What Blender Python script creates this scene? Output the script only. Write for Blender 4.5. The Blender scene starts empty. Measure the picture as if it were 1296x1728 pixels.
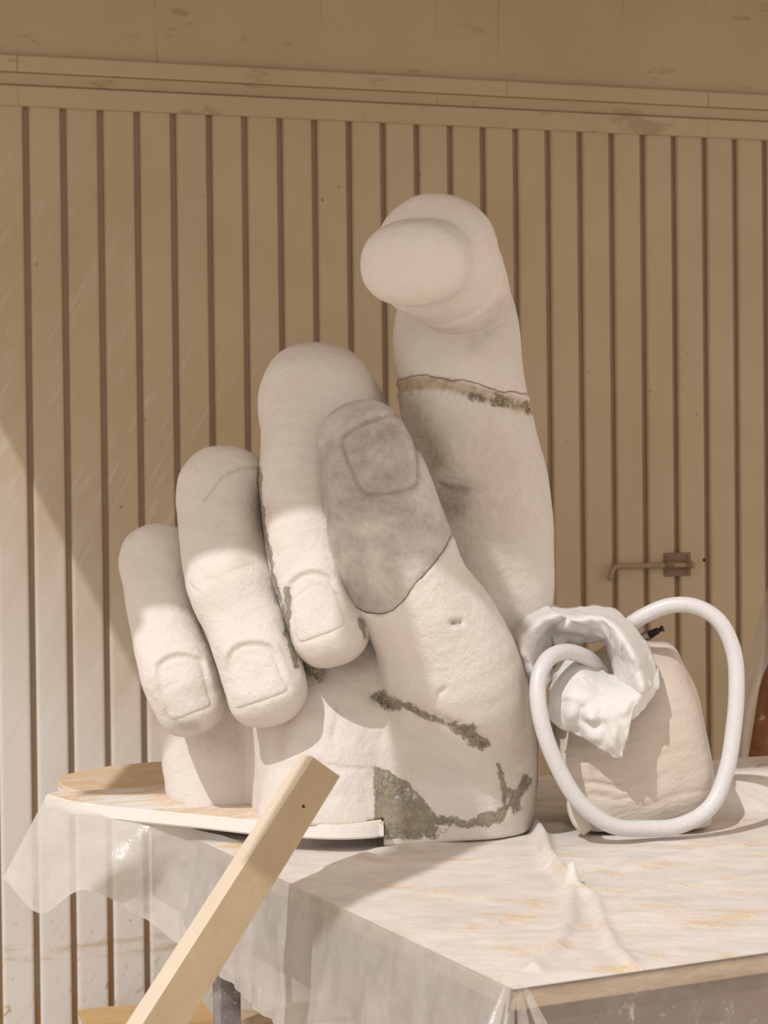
import bpy, bmesh, math, random
import numpy as np
from mathutils import Vector, Matrix, noise as mnoise

random.seed(7)
C = bpy.context.scene.collection
# ------------------------------------------------------------------ camera
F = 3200.0; W, H = 1296, 1728
EYE = 1.68
pitch = math.atan((864 - 815) / F); roll = 0.011
fwd = Vector((0, math.cos(pitch), -math.sin(pitch)))
X0 = Vector((1, 0, 0)); U0 = X0.cross(fwd)
rt = X0 * math.cos(roll) - U0 * math.sin(roll)
up = U0 * math.cos(roll) + X0 * math.sin(roll)
EYEP = Vector((0, 0, EYE))
cd = bpy.data.cameras.new('camera'); cam = bpy.data.objects.new('camera', cd); C.objects.link(cam)
M = Matrix((rt, up, -fwd)).transposed().to_4x4(); M.translation = EYEP
cam.matrix_world = M
cd.sensor_fit = 'VERTICAL'; cd.sensor_height = 36.0; cd.sensor_width = 27.0
cd.lens = F * 36.0 / H
cd.dof.use_dof = True; cd.dof.focus_distance = 3.85; cd.dof.aperture_fstop = 8.0
cd.clip_start = 0.05
bpy.context.scene.camera = cam
# ------------------------------------------------------------------ light
SUNTRAVEL = Vector((0.40, 0.55, -0.80)).normalized()
sd = bpy.data.lights.new('sun', 'SUN'); sun = bpy.data.objects.new('sun', sd); C.objects.link(sun)
sd.energy = 2.0; sd.angle = math.radians(0.55); sd.color = (1.0, 0.985, 0.975)
sun.location = (-3, -3, 6)
sun.rotation_euler = SUNTRAVEL.to_track_quat('-Z', 'Y').to_euler()
w = bpy.data.worlds.new('world'); bpy.context.scene.world = w; w.use_nodes = True
bg = w.node_tree.nodes['Background']
bg.inputs[0].default_value = (1.0, 0.90, 0.81, 1); bg.inputs[1].default_value = 0.88
vs = bpy.context.scene.view_settings
vs.view_transform = 'Standard'; vs.look = 'None'; vs.gamma = 1; vs.use_curve_mapping = False
vs.exposure = 0.13

# ------------------------------------------------------------------ helpers
def ray(px, py):
    return fwd * F + rt * (px - 648) + up * (864 - py)
def U(px, py, D):
    d = ray(px, py); return EYEP + d * (D / d.y)
def P(px, py, z):
    d = ray(px, py); return EYEP + d * ((z - EYE) / d.z)
NR, NU, NF, NE = (np.array(v, dtype=np.float32) for v in (rt, up, fwd, EYEP))
def proj(co):
    q = co - NE
    z = q @ NF
    return 648 + F * (q @ NR) / z, 864 - F * (q @ NU) / z

def mesh_np(name, verts, faces):
    me = bpy.data.meshes.new(name)
    me.from_pydata([tuple(v) for v in verts] if not isinstance(verts, np.ndarray) else verts.tolist(),
                   [], faces if not isinstance(faces, np.ndarray) else faces.tolist())
    me.update(); return me
def link(name, me, mat=None, parent=None, smooth=True):
    o = bpy.data.objects.new(name, me); C.objects.link(o)
    if parent is not None: o.parent = parent
    if mat is not None:
        me.materials.clear(); me.materials.append(mat)
    if smooth:
        me.polygons.foreach_set('use_smooth', [True] * len(me.polygons))
    return o
def tag(o, label=None, cat=None, group=None, kind=None):
    for k, v in (('label', label), ('category', cat), ('group', group), ('kind', kind)):
        if v: o[k] = v
    return o
def empty(name, label=None, cat=None, group=None, kind=None, loc=None):
    o = bpy.data.objects.new(name, None); C.objects.link(o); o.empty_display_size = .1
    return tag(o, label, cat, group, kind)
def box_bm(lo, hi, bev=0.0, seg=2):
    bm = bmesh.new(); bmesh.ops.create_cube(bm, size=1)
    for v in bm.verts:
        v.co = Vector([lo[i] + (v.co[i] + .5) * (hi[i] - lo[i]) for i in range(3)])
    if bev: bmesh.ops.bevel(bm, geom=bm.edges[:], offset=bev, segments=seg, affect='EDGES', profile=.6)
    return bm
def bm_link(name, bm, mat, parent=None, mw=None, smooth=False):
    if mw is not None: bm.transform(mw)
    bmesh.ops.recalc_face_normals(bm, faces=bm.faces[:])
    me = bpy.data.meshes.new(name); bm.to_mesh(me); bm.free()
    return link(name, me, mat, parent, smooth)
def catmull(p, n):
    """p: (k,d) array -> resampled n per segment"""
    p = np.asarray(p, dtype=np.float64); out = []
    q = np.vstack([2 * p[0] - p[1], p, 2 * p[-1] - p[-2]])
    for i in range(1, len(q) - 2):
        for j in range(n):
            t = j / n
            a, b, c, d = q[i - 1], q[i], q[i + 1], q[i + 2]
            out.append(.5 * ((2 * b) + (c - a) * t + (2 * a - 5 * b + 4 * c - d) * t * t + (3 * b - a - 3 * c + d) * t ** 3))
    out.append(p[-1]); return np.array(out)
def tube(name, pts, radii, mat, parent=None, n=8, seg=20, cap=True):
    p = catmull(pts, n); r = catmull(np.array(radii, float).reshape(-1, 1), n)[:, 0]
    bm = bmesh.new(); rings = []
    t0 = Vector(p[1] - p[0]).normalized()
    a = t0.orthogonal().normalized()
    for i in range(len(p)):
        t = Vector(p[min(i + 1, len(p) - 1)] - p[max(i - 1, 0)]).normalized()
        a = (a - t * a.dot(t)).normalized(); b = t.cross(a)
        rings.append([bm.verts.new(Vector(p[i]) + (a * math.cos(2 * math.pi * k / seg) + b * math.sin(2 * math.pi * k / seg)) * r[i]) for k in range(seg)])
    for i in range(len(rings) - 1):
        for k in range(seg):
            bm.faces.new((rings[i][k], rings[i][(k + 1) % seg], rings[i + 1][(k + 1) % seg], rings[i + 1][k]))
    if cap:
        bm.faces.new(rings[0]); bm.faces.new(rings[-1])
    return bm_link(name, bm, mat, parent, smooth=True)
def patch(name, rows, mat, parent=None, nu=10, nv=10, disp=0.0, scale=8.0, thick=0.0, sharp=0.0):
    """rows of (px,py,D): Catmull-Rom surface through the control points"""
    R = np.array([[list(U(*c)) for c in r] for r in rows])
    A = np.array([catmull(r, nu) for r in R])            # rows x n x 3
    B = np.array([catmull(A[:, j], nv) for j in range(A.shape[1])])   # n x m x 3
    n, m = B.shape[:2]
    V = B.reshape(-1, 3)
    if disp:
        for i in range(len(V)):
            v = Vector(V[i]) * scale
            k = mnoise.fractal(v, 0.9, 2.0, 4)
            if sharp: k += sharp * (1 - 2 * abs(mnoise.noise(v * 1.7 + Vector((9, 3, 1)))))
            V[i][1] += disp * k; V[i][2] += disp * .4 * k
    f = [(i * m + j, i * m + j + 1, (i + 1) * m + j + 1, (i + 1) * m + j) for i in range(n - 1) for j in range(m - 1)]
    o = link(name, mesh_np(name, V, f), mat, parent)
    if thick:
        s = o.modifiers.new('solid', 'SOLIDIFY'); s.thickness = thick; s.offset = 0
    return o

# ------------------------------------------------------------------ materials
class NT:
    def __init__(s, name):
        s.m = bpy.data.materials.new(name); s.m.use_nodes = True
        s.t = s.m.node_tree; s.p = s.t.nodes['Principled BSDF']; s.o = s.t.nodes['Material Output']
        s.p.inputs['Specular IOR Level'].default_value = .3
    def n(s, typ, **kw):
        nd = s.t.nodes.new(typ)
        for k, v in kw.items():
            if k.startswith('i_'):
                key = k[2:]; key = int(key) if key.isdigit() else key.replace('_', ' ')
                if isinstance(v, bpy.types.NodeSocket): s.t.links.new(v, nd.inputs[key])
                else: nd.inputs[key].default_value = v
            else: setattr(nd, k, v)
        return nd
    def l(s, a, b): s.t.links.new(a, b)
    def noise(s, scale, detail=4, rough=.55, vec=None, out=0, dist=0.0):
        nd = s.n('ShaderNodeTexNoise'); nd.inputs['Scale'].default_value = scale
        nd.inputs['Detail'].default_value = detail; nd.inputs['Roughness'].default_value = rough
        nd.inputs['Distortion'].default_value = dist
        s.l(vec if vec is not None else s.pos(), nd.inputs['Vector']); return nd.outputs[out]
    def pos(s):
        if not hasattr(s, '_pos'):
            s._pos = s.n('ShaderNodeNewGeometry').outputs['Position']
        return s._pos
    def mapping(s, rot=(0, 0, 0), sc=(1, 1, 1), loc=(0, 0, 0)):
        n0 = s.n('ShaderNodeMapping'); s.l(s.pos(), n0.inputs['Vector']); n0.inputs['Rotation'].default_value = rot
        nd = s.n('ShaderNodeMapping'); s.l(n0.outputs[0], nd.inputs['Vector'])
        nd.inputs['Scale'].default_value = sc; nd.inputs['Location'].default_value = loc
        return nd.outputs[0]
    def ramp(s, fac, stops):
        nd = s.n('ShaderNodeValToRGB'); s.l(fac, nd.inputs[0]); e = nd.color_ramp.elements
        while len(e) < len(stops): e.new(.5)
        for el, (p, c) in zip(e, stops):
            el.position = p; el.color = (c, c, c, 1) if isinstance(c, (int, float)) else tuple(c) + (1,)
        return nd.outputs[0]
    def mix(s, fac, a, b, bt='MIX'):
        nd = s.n('ShaderNodeMix', data_type='RGBA', blend_type=bt)
        for k, v in ((0, fac), (6, a), (7, b)):
            if isinstance(v, bpy.types.NodeSocket): s.l(v, nd.inputs[k])
            else: nd.inputs[k].default_value = v if k == 0 else tuple(v) + (1,)
        return nd.outputs[2]
    def math(s, op, a, b=0.0, clamp=False):
        nd = s.n('ShaderNodeMath', operation=op, use_clamp=clamp)
        for k, v in ((0, a), (1, b)):
            if isinstance(v, bpy.types.NodeSocket): s.l(v, nd.inputs[k])
            else: nd.inputs[k].default_value = v
        return nd.outputs[0]
    def attr(s, name):
        return s.n('ShaderNodeAttribute', attribute_name=name)
    def bump(s, h, strength=.3, dist=.01, prev=None):
        nd = s.n('ShaderNodeBump'); s.l(h, nd.inputs['Height'])
        nd.inputs['Strength'].default_value = strength; nd.inputs['Distance'].default_value = dist
        if prev is not None: s.l(prev, nd.inputs['Normal'])
        return nd.outputs[0]
    def fin(s, color=None, rough=.8, normal=None, metal=0.0):
        if color is not None:
            if isinstance(color, bpy.types.NodeSocket): s.l(color, s.p.inputs['Base Color'])
            else: s.p.inputs['Base Color'].default_value = tuple(color) + (1,)
        if isinstance(rough, bpy.types.NodeSocket): s.l(rough, s.p.inputs['Roughness'])
        else: s.p.inputs['Roughness'].default_value = rough
        if normal is not None: s.l(normal, s.p.inputs['Normal'])
        s.p.inputs['Metallic'].default_value = metal
        return s.m

def stone_mat(name, base, dark, veins=0.0, bumpk=1.0):
    n = NT(name); a = n.attr('stain_shade'); sep = n.n('ShaderNodeSeparateColor'); n.l(a.outputs['Color'], sep.inputs[0])
    big = n.ramp(n.noise(7, 5, .6), [(.35, 0.0), (.7, 1.0)])
    col = n.mix(n.math('MULTIPLY', big, .55), base, dark)
    pink = n.ramp(n.noise(3.1, 3, .5), [(.45, 0.0), (.7, 1.0)])
    col = n.mix(n.math('MULTIPLY', pink, .30), col, (base[0] * 1.0, base[1] * .92, base[2] * .88))
    if veins:
        v = n.ramp(n.noise(7, 7, .72, dist=.25), [(.40, 0.0), (.66, 1.0)])
        col = n.mix(n.math('MULTIPLY', v, veins), col, (.27, .22, .20))
        v2 = n.ramp(n.noise(26, 5, .7, dist=.1), [(.5, 0.0), (.72, 1.0)])
        col = n.mix(n.math('MULTIPLY', v2, veins * .5), col, (.33, .265, .235))
    # little dark pores
    spk = n.ramp(n.noise(330, 2, .5), [(.66, 0.0), (.74, 1.0)])
    spk = n.math('MULTIPLY', spk, n.ramp(n.noise(14, 3), [(.4, .1), (.65, .55)]))
    col = n.mix(spk, col, (.30, .25, .20))
    br = n.noise(42, 6, .75)
    # ochre / brown stains (B), grey stains (G), both with painted shade; moss (R)
    ob = n.math('MULTIPLY', sep.outputs[2], n.ramp(br, [(.3, .45), (.62, 1.0)]))
    col = n.mix(ob, col, (.40, .305, .19))
    gb = n.math('MULTIPLY', sep.outputs[1], n.ramp(br, [(.3, .35), (.62, 1.0)]))
    col = n.mix(gb, col, (.24, .19, .165))
    br2 = n.noise(15, 7, .78)
    mk = n.math('ADD', n.math('MULTIPLY', n.math('SUBTRACT', br, .5), 2.2), n.math('MULTIPLY', n.math('SUBTRACT', br2, .5), 2.6))
    mm = n.ramp(n.math('MULTIPLY', n.math('ADD', sep.outputs[0], mk), n.ramp(sep.outputs[0], [(.03, 0.0), (.15, 1.0)])), [(.34, 0.0), (.72, 1.0)])
    mossc = n.mix(n.ramp(n.noise(60, 6, .8), [(.36, 0.0), (.64, 1.0)]), (.07, .062, .032), (.48, .42, .29))
    mossc = n.mix(n.ramp(n.noise(8, 4, .7), [(.4, 0.0), (.6, .7)]), mossc, (.40, .34, .235))
    col = n.mix(n.math('MULTIPLY', mm, .82), col, mossc)
    b = n.bump(n.noise(9, 4, .6), .45 * bumpk, .03)
    b = n.bump(n.noise(55, 6, .75), .45 * bumpk, .008, b)
    b = n.bump(n.noise(420, 3, .6), .35 * bumpk, .0018, b)
    b = n.bump(n.math('MULTIPLY', mm, n.noise(120, 4, .8)), .9, .008, b)
    n.p.inputs['Specular IOR Level'].default_value = .12
    return n.fin(col, .9, b)
M_STONE = stone_mat('pale_limestone', (.75, .70, .66), (.67, .605, .545))
M_STONE_GREY = stone_mat('veined_grey_marble', (.68, .62, .575), (.55, .48, .44), veins=.72, bumpk=1.3)
M_NAIL = stone_mat('worn_stone_nail', (.755, .71, .67), (.69, .64, .59), bumpk=1.0)
M_CAST = stone_mat('smooth_cast_stone', (.74, .68, .63), (.66, .59, .525), bumpk=.9)

def door_mat():
    n = NT('dusty_painted_metal')
    p = n.n('ShaderNodeSeparateXYZ'); n.l(n.pos(), p.inputs[0])
    fine = n.noise(160, 3, .6)
    col = n.mix(n.ramp(n.noise(2.6, 4), [(.35, 0.0), (.7, 1.0)]), (.495, .385, .255), (.45, .34, .215))
    col = n.mix(n.math('MULTIPLY', fine, .22), col, (.52, .43, .32))
    # stone dust: thick on the lower left of the door, thinning up and to the right
    g = n.math('SUBTRACT', n.math('MULTIPLY', p.outputs[2], -1.0), n.math('MULTIPLY', p.outputs[0], 0.95))
    # g high = low/left ; x=-1.1,z=1.6 -> -.55 ; 
    streak = n.noise(3.0, 5, .62, vec=n.mapping(rot=(0, math.radians(-28), 0), sc=(4, 1, .7)))
    fs = n.noise(8, 6, .7, vec=n.mapping(rot=(0, math.radians(-28), 0), sc=(7, 1, .6)))
    g2 = n.math('ADD', g, n.math('MULTIPLY', n.math('SUBTRACT', streak, .5), .75))
    dust = n.n('ShaderNodeMapRange', interpolation_type='SMOOTHSTEP'); n.l(g2, dust.inputs[0])
    dust.inputs[1].default_value = -1.35; dust.inputs[2].default_value = 0.25
    d = n.math('POWER', dust.outputs[0], 1.5)
    col = n.mix(d, col, (.67, .635, .60))
    hz = n.n('ShaderNodeMapRange', interpolation_type='SMOOTHSTEP'); n.l(g, hz.inputs[0])
    hz.inputs[1].default_value = -2.2; hz.inputs[2].default_value = -.9
    sc = n.math('MULTIPLY', n.math('MULTIPLY', n.ramp(fs, [(.54, 0.0), (.66, 1.0)]), hz.outputs[0]), .5)
    col = n.mix(sc, col, (.60, .56, .50))
    # splashes of ochre mud near the bottom
    low = n.n('ShaderNodeMapRange', interpolation_type='SMOOTHSTEP'); n.l(p.outputs[2], low.inputs[0])
    low.inputs[1].default_value = .55; low.inputs[2].default_value = .12
    spots = n.ramp(n.noise(34, 4, .65, vec=n.mapping(rot=(0, -.6, 0), sc=(1.3, 1, .6))), [(.60, 0.0), (.68, 1.0)])
    col = n.mix(n.math('MULTIPLY', n.math('MULTIPLY', spots, low.outputs[0]), .85), col, (.47, .33, .16))
    # a horizontal muddy tide line
    zz = n.math('ADD', p.outputs[2], n.math('MULTIPLY', n.noise(6, 3), .05))
    band = n.math('MULTIPLY', n.ramp(zz, [(.285, 0.0), (.30, 1.0), (.335, .8), (.345, 0.0)]), n.ramp(n.noise(9, 5, .7, vec=n.mapping(sc=(.6, 1, 5))), [(.45, 0.0), (.6, 1.0)]))
    col = n.mix(n.math('MULTIPLY', band, .7), col, (.46, .34, .2))
    specks = n.ramp(n.noise(75, 1, .4, vec=n.mapping(sc=(1, 1, .45), loc=(3, 1, 2))), [(.80, 0.0), (.82, 1.0)])
    col = n.mix(n.math('MULTIPLY', specks, .7), col, (.10, .08, .06))
    b = n.bump(n.noise(220, 3), .12, .002)
    n.p.inputs['Specular IOR Level'].default_value = .2
    return n.fin(col, .72, b)
M_DOOR = door_mat()

def groove_mat():
    n = NT('brown_door_groove')
    p = n.n('ShaderNodeSeparateXYZ'); n.l(n.pos(), p.inputs[0])
    low = n.n('ShaderNodeMapRange', interpolation_type='SMOOTHSTEP'); n.l(p.outputs[2], low.inputs[0])
    low.inputs[1].default_value = .75; low.inputs[2].default_value = .05
    col = n.mix(n.noise(8, 3), (.36, .26, .19), (.44, .34, .25))  # groove brown, set darker than the door panels
    r = n.math('MULTIPLY', n.ramp(n.noise(22, 4, .7, vec=n.mapping(sc=(1, 1, .25))), [(.4, 0.0), (.6, 1.0)]), low.outputs[0])
    col = n.mix(r, col, (.42, .24, .09))
    return n.fin(col, .85)
M_GROOVE = groove_mat()

def trim_mat(name, a, b_):
    n = NT(name)
    col = n.mix(n.ramp(n.noise(2.3, 4), [(.3, 0.0), (.7, 1.0)]), a, b_)
    col = n.mix(n.math('MULTIPLY', n.noise(120, 3), .2), col, (.42, .33, .22))
    st = n.ramp(n.noise(4, 6, .65, vec=n.mapping(sc=(1, 1, 3))), [(.60, 0.0), (.66, 1.0)])
    col = n.mix(n.math('MULTIPLY', st, .35), col, (.20, .12, .06))
    rust = n.ramp(n.noise(14, 3, .6, vec=n.mapping(sc=(2.6, 1, .05))), [(.68, 0.0), (.71, 1.0)])
    col = n.mix(n.math('MULTIPLY', rust, .6), col, (.30, .15, .06))
    return n.fin(col, .75, n.bump(n.noise(60, 4), .15, .003))
M_TRIM = trim_mat('dusty_lintel_paint', (.50, .39, .255), (.46, .345, .215))
M_UPPER = trim_mat('upper_wall_render', (.49, .37, .235), (.44, .325, .20))

def film_mat(name, opac, tint=(.80, .76, .72), sand=0.0, wood=False):
    n = NT(name); t = n.t
    streak = n.noise(9, 5, .6, vec=n.mapping(rot=(0, 0, .3), sc=(1, 2.2, 1.5)))
    col = n.mix(n.ramp(streak, [(.35, 0.0), (.65, 1.0)]), tint, tuple(c * .88 for c in tint))
    if sand:
        m = n.noise(9, 6, .72, vec=n.mapping(rot=(0, 0, .15), sc=(.75, 1.4, 1)))
        grains = n.noise(260, 2, .6)
        s = n.ramp(n.math('ADD', m, n.math('MULTIPLY', n.math('SUBTRACT', grains, .5), .5)), [(.545, 0.0), (.67, 1.0)])
        col = n.mix(n.math('MULTIPLY', s, sand), col, (.76, .52, .24))
        dk = n.ramp(n.noise(5, 5, .7, vec=n.mapping(rot=(0, 0, .1), sc=(.7, 2.2, 1), loc=(4, 2, 0))), [(.5, 0.0), (.75, 1.0)])
        col = n.mix(n.math('MULTIPLY', dk, .3), col, (.58, .50, .44))
    dif = n.n('ShaderNodeBsdfDiffuse'); n.l(col, dif.inputs[0])
    trl = n.n('ShaderNodeBsdfTranslucent'); n.l(col, trl.inputs[0])
    gl = n.n('ShaderNodeBsdfGlossy'); gl.inputs['Roughness'].default_value = .28 if not sand else .4
    tr = n.n('ShaderNodeBsdfTransparent')
    bmp = n.bump(n.noise(26, 5, .6, vec=n.mapping(sc=(1, 1, .6))), .35, .01)
    bmp = n.bump(n.noise(160, 3, .6), .25, .002, bmp)
    for nd in (dif, gl): n.l(bmp, nd.inputs['Normal'])
    m1 = n.n('ShaderNodeMixShader'); m1.inputs[0].default_value = .35 if not sand else .0
    n.l(dif.outputs[0], m1.inputs[1]); n.l(trl.outputs[0], m1.inputs[2])
    m2 = n.n('ShaderNodeMixShader'); n.l(m1.outputs[0], m2.inputs[1]); n.l(tr.outputs[0], m2.inputs[2])
    dustv = n.ramp(n.noise(7, 6, .7), [(.3, max(0, 1 - opac + .12)), (.7, max(0, 1 - opac - .12))])
    n.l(dustv, m2.inputs[0])
    fr = n.n('ShaderNodeLayerWeight'); fr.inputs[0].default_value = .25
    m3 = n.n('ShaderNodeMixShader'); n.l(m2.outputs[0], m3.inputs[1]); n.l(gl.outputs[0], m3.inputs[2])
    n.l(n.math('ADD', n.math('MULTIPLY', fr.outputs[0], .25 if not sand else .06), .04), m3.inputs[0])
    n.l(m3.outputs[0], n.o.inputs[0])
    return n.m
M_FILM = film_mat('translucent_film', .78)
M_FILM_CLEAR = film_mat('clear_film', .42)
M_FILM_SIDE = film_mat('milky_side_film', .74, tint=(.72, .68, .64))
M_FILM_FRONT = film_mat('thin_scuffed_film', .22, tint=(.66, .62, .59))
M_FILM_TOP = film_mat('dusty_table_film', .93, tint=(.80, .745, .70), sand=.9)
def bagfilm():
    n = NT('white_bag_plastic')
    col = n.mix(n.noise(12, 4), (.87, .85, .825), (.82, .795, .765))
    b = n.bump(n.noise(34, 6, .72, dist=.8), .5, .008)
    b = n.bump(n.noise(200, 3, .6), .3, .001, b)
    n.p.inputs['Specular IOR Level'].default_value = .35
    n.fin(col, .48, b)
    trl = n.n('ShaderNodeBsdfTranslucent'); trl.inputs[0].default_value = (.85, .78, .70, 1)
    mx = n.n('ShaderNodeMixShader'); mx.inputs[0].default_value = .15
    n.l(n.p.outputs[0], mx.inputs[1]); n.l(trl.outputs[0], mx.inputs[2]); n.l(mx.outputs[0], n.o.inputs[0])
    return n.m
M_BAGFILM = bagfilm()

def sand_mat(name, a, b_, dens):
    n = NT(name)
    m = n.noise(13, 6, .7, vec=n.mapping(rot=(0, 0, -.5), sc=(.7, 1.6, 1)))
    g = n.noise(300, 2, .6)
    s = n.ramp(n.math('ADD', m, n.math('MULTIPLY', n.math('SUBTRACT', g, .5), .6)), [(dens, 0.0), (dens + .07, 1.0)])
    p = n.n('ShaderNodeSeparateXYZ'); n.l(n.pos(), p.inputs[0])
    nrm = n.n('ShaderNodeSeparateXYZ'); n.l(n.n('ShaderNodeNewGeometry').outputs['Normal'], nrm.inputs[0])
    s = n.math('MULTIPLY', s, n.ramp(nrm.outputs[2], [(.6, 0.0), (.9, 1.0)]))
    col = n.mix(n.math('MULTIPLY', s, .85), a, b_)
    return n.fin(col, .85, n.bump(n.noise(240, 3, .7), .4, .003))
M_SLAB = sand_mat('white_slab_with_sand', (.80, .76, .73), (.70, .50, .28), .465)
M_BOARD = sand_mat('film_covered_board_with_sand', (.70, .62, .56), (.68, .47, .24), .40)

def wood_mat(name, a, b_, axis_rot=(0, 0, 0), sc=(1, 1, 1), k=1.0, spec=.25):
    n = NT(name)
    co = n.n('ShaderNodeTexCoord').outputs['Object']
    mp = n.n('ShaderNodeMapping'); n.l(co, mp.inputs['Vector']); mp.inputs['Scale'].default_value = sc
    g = n.noise(9, 6, .6, vec=mp.outputs[0], dist=.3)
    f = n.noise(60, 4, .7, vec=mp.outputs[0])
    col = n.mix(n.ramp(g, [(.3, 0.0), (.7, 1.0)]), a, b_)
    col = n.mix(n.math('MULTIPLY', n.ramp(f, [(.45, 0.0), (.7, 1.0)]), .35 * k), col, tuple(c * .72 for c in b_))
    n.p.inputs['Specular IOR Level'].default_value = spec
    return n.fin(col, .65, n.bump(f, .15, .002))
M_BEAM = wood_mat('pale_beam_wood', (.74, .63, .50), (.69, .575, .44), sc=(6, 6, .5), k=.5)
M_BEAM_DARK = wood_mat('brown_beam_face', (.50, .38, .245), (.45, .335, .21), sc=(2, 2, 1.4), k=.6)  # darker brown tone for the beam side turned to the camera
M_PLY = wood_mat('plywood', (.60, .40, .19), (.50, .32, .15), sc=(1, 4, 4))
M_EDGE = wood_mat('weathered_table_edge', (.62, .49, .34), (.40, .28, .17), sc=(1.2, 1.2, 8), k=1.6)
def fascia_mat():
    n = NT('scuffed_brown_fascia')
    col = n.mix(n.noise(6, 4), (.15, .095, .07), (.24, .165, .13))
    s = n.ramp(n.noise(16, 7, .78, dist=1.1), [(.56, 0.0), (.66, 1.0)])
    col = n.mix(n.math('MULTIPLY', s, .75), col, (.72, .69, .67))
    return n.fin(col, .55)
M_FASCIA = fascia_mat()
def rust_mat():
    n = NT('rusty_painted_post')
    col = n.mix(n.ramp(n.noise(18, 5, .7), [(.35, 0.0), (.65, 1.0)]), (.17, .06, .025), (.27, .11, .05))
    s = n.ramp(n.noise(30, 4, .7), [(.62, 0.0), (.66, 1.0)])
    return n.fin(n.mix(n.math('MULTIPLY', s, .7), col, (.55, .42, .30)), .7)
M_RUST = rust_mat()
def bolt_mat():
    n = NT('dusty_brown_iron')
    col = n.mix(n.noise(30, 4), (.18, .115, .07), (.27, .18, .115))
    return n.fin(col, .65, metal=.1)
M_BOLT = bolt_mat()
def bolt_hw():
    n = NT('dusty_light_bolt')
    col = n.mix(n.noise(30, 4), (.30, .21, .13), (.36, .26, .17))
    return n.fin(col, .65)
M_ROD = bolt_hw()
def leg_mat():
    n = NT('speckled_galvanised_steel')
    col = n.mix(n.ramp(n.noise(14, 4), [(.3, 0.0), (.7, 1.0)]), (.12, .10, .095), (.34, .32, .32))
    s = n.ramp(n.noise(170, 2, .5), [(.68, 0.0), (.72, 1.0)])
    col = n.mix(s, col, (.78, .76, .73))
    return n.fin(col, .5, metal=.2)
M_LEG = leg_mat()
def bag_mat():
    n = NT('woven_sandbag')
    wv = n.n('ShaderNodeTexWave', wave_type='BANDS', bands_direction='Z'); n.l(n.mapping(rot=(0, .12, 0)), wv.inputs[0])
    wv.inputs['Scale'].default_value = 110; wv.inputs['Distortion'].default_value = 1.2
    wh = n.n('ShaderNodeTexWave', wave_type='BANDS', bands_direction='X'); n.l(n.mapping(rot=(0, .12, 0)), wh.inputs[0])
    wh.inputs['Scale'].default_value = 110; wh.inputs['Distortion'].default_value = 1.2
    h = n.math('ADD', wv.outputs['Fac'], wh.outputs['Fac'])
    col = n.mix(n.ramp(n.noise(10, 4), [(.3, 0.0), (.7, 1.0)]), (.66, .585, .515), (.58, .50, .43))
    col = n.mix(n.math('MULTIPLY', n.ramp(h, [(.2, 1.0), (.9, 0.0)]), .25), col, (.50, .39, .28))
    b = n.bump(h, .2, .0012)
    b = n.bump(n.noise(14, 4, .6, vec=n.mapping(rot=(0, .3, 0), sc=(1, 1, 3))), .35, .015, b)
    return n.fin(col, .8, b)
M_BAG = bag_mat()
def hose_mat():
    n = NT('braided_white_hose')
    ck = n.n('ShaderNodeTexVoronoi'); ck.inputs['Scale'].default_value = 260; n.l(n.pos(), ck.inputs[0])
    col = n.mix(ck.outputs['Distance'], (.70, .69, .70), (.60, .58, .58))
    n.p.inputs['Specular IOR Level'].default_value = .45
    return n.fin(col, .38, n.bump(ck.outputs['Distance'], .15, .001))
M_HOSE = hose_mat()
def plain(name, c, r=.6, metal=0.0):
    n = NT(name)
    return n.fin(n.mix(n.math('MULTIPLY', n.noise(40, 4), .4), c, tuple(x * .8 for x in c)), r, metal=metal)
M_BLACK = plain('black_rubber', (.02, .018, .017), .4)
M_BRASS = plain('dull_metal_ring', (.30, .27, .24), .35, .6)
M_FLOOR = plain('dusty_yard_concrete', (.62, .55, .47), .9)
M_BLOCKER = plain('blocker_board_wood', (.42, .33, .24), .9)
M_HOLE = plain('dark_hole', (.05, .03, .02), .9)

# ------------------------------------------------------------------ the setting: door wall
A0 = U(0, 815, 5.6); A1 = U(1296, 815, 6.32)
wd = Vector((A1.x - A0.x, A1.y - A0.y, 0)).normalized()          # along the wall
wn = Vector((wd.y, -wd.x, 0))                                      # towards the camera
WM = Matrix((wd, -wn, Vector((0, 0, 1)))).transposed().to_4x4()   # local x along, y away, z up
WM.translation = Vector((A0.x, A0.y, 0))
WMI = WM.inverted()
def on_wall(px, py, off=0.0):
    """pixel -> local wall coords (x along, z)"""
    d = ray(px, py); p0 = WM @ Vector((0, -off, 0))
    t = (p0 - EYEP).dot(wn) / d.dot(wn)
    q = WMI @ (EYEP + d * t); return q
z_c0 = on_wall(0, 178).z; z_c1 = on_wall(0, 144).z; z_b1 = on_wall(0, 121).z; z_a1 = on_wall(0, 93).z
def wallbox(name, lo, hi, mat, bev=.002, parent=None, seg=1):
    return bm_link(name, box_bm(lo, hi, bev, seg), mat, parent, WM)
XL, XR = -1.6, 4.2
o = wallbox('wall_back', (XL, .0, z_a1), (XR, .15, 4.2), M_UPPER); tag(o, 'tan rendered wall above the metal door', 'wall', kind='structure')
o = wallbox('trim_1', (XL, -.020, z_b1), (XR, .1, z_a1), M_TRIM, .006, seg=3); tag(o, 'pale upper ledge of the door lintel', 'trim', kind='structure')
o = wallbox('trim_2', (XL, -.006, z_c1 + .003), (XR, .1, z_b1), M_UPPER, .003); tag(o, 'recessed middle strip of the lintel', 'trim', kind='structure')
o = wallbox('trim_3', (XL, -.016, z_c0), (XR, .1, z_c1), M_TRIM, .003); tag(o, 'lower lintel rail directly above the door panels', 'trim', kind='structure')
# seam strip of the upper wall, where two sheets meet
xs = on_wall(661, 60).x
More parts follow.
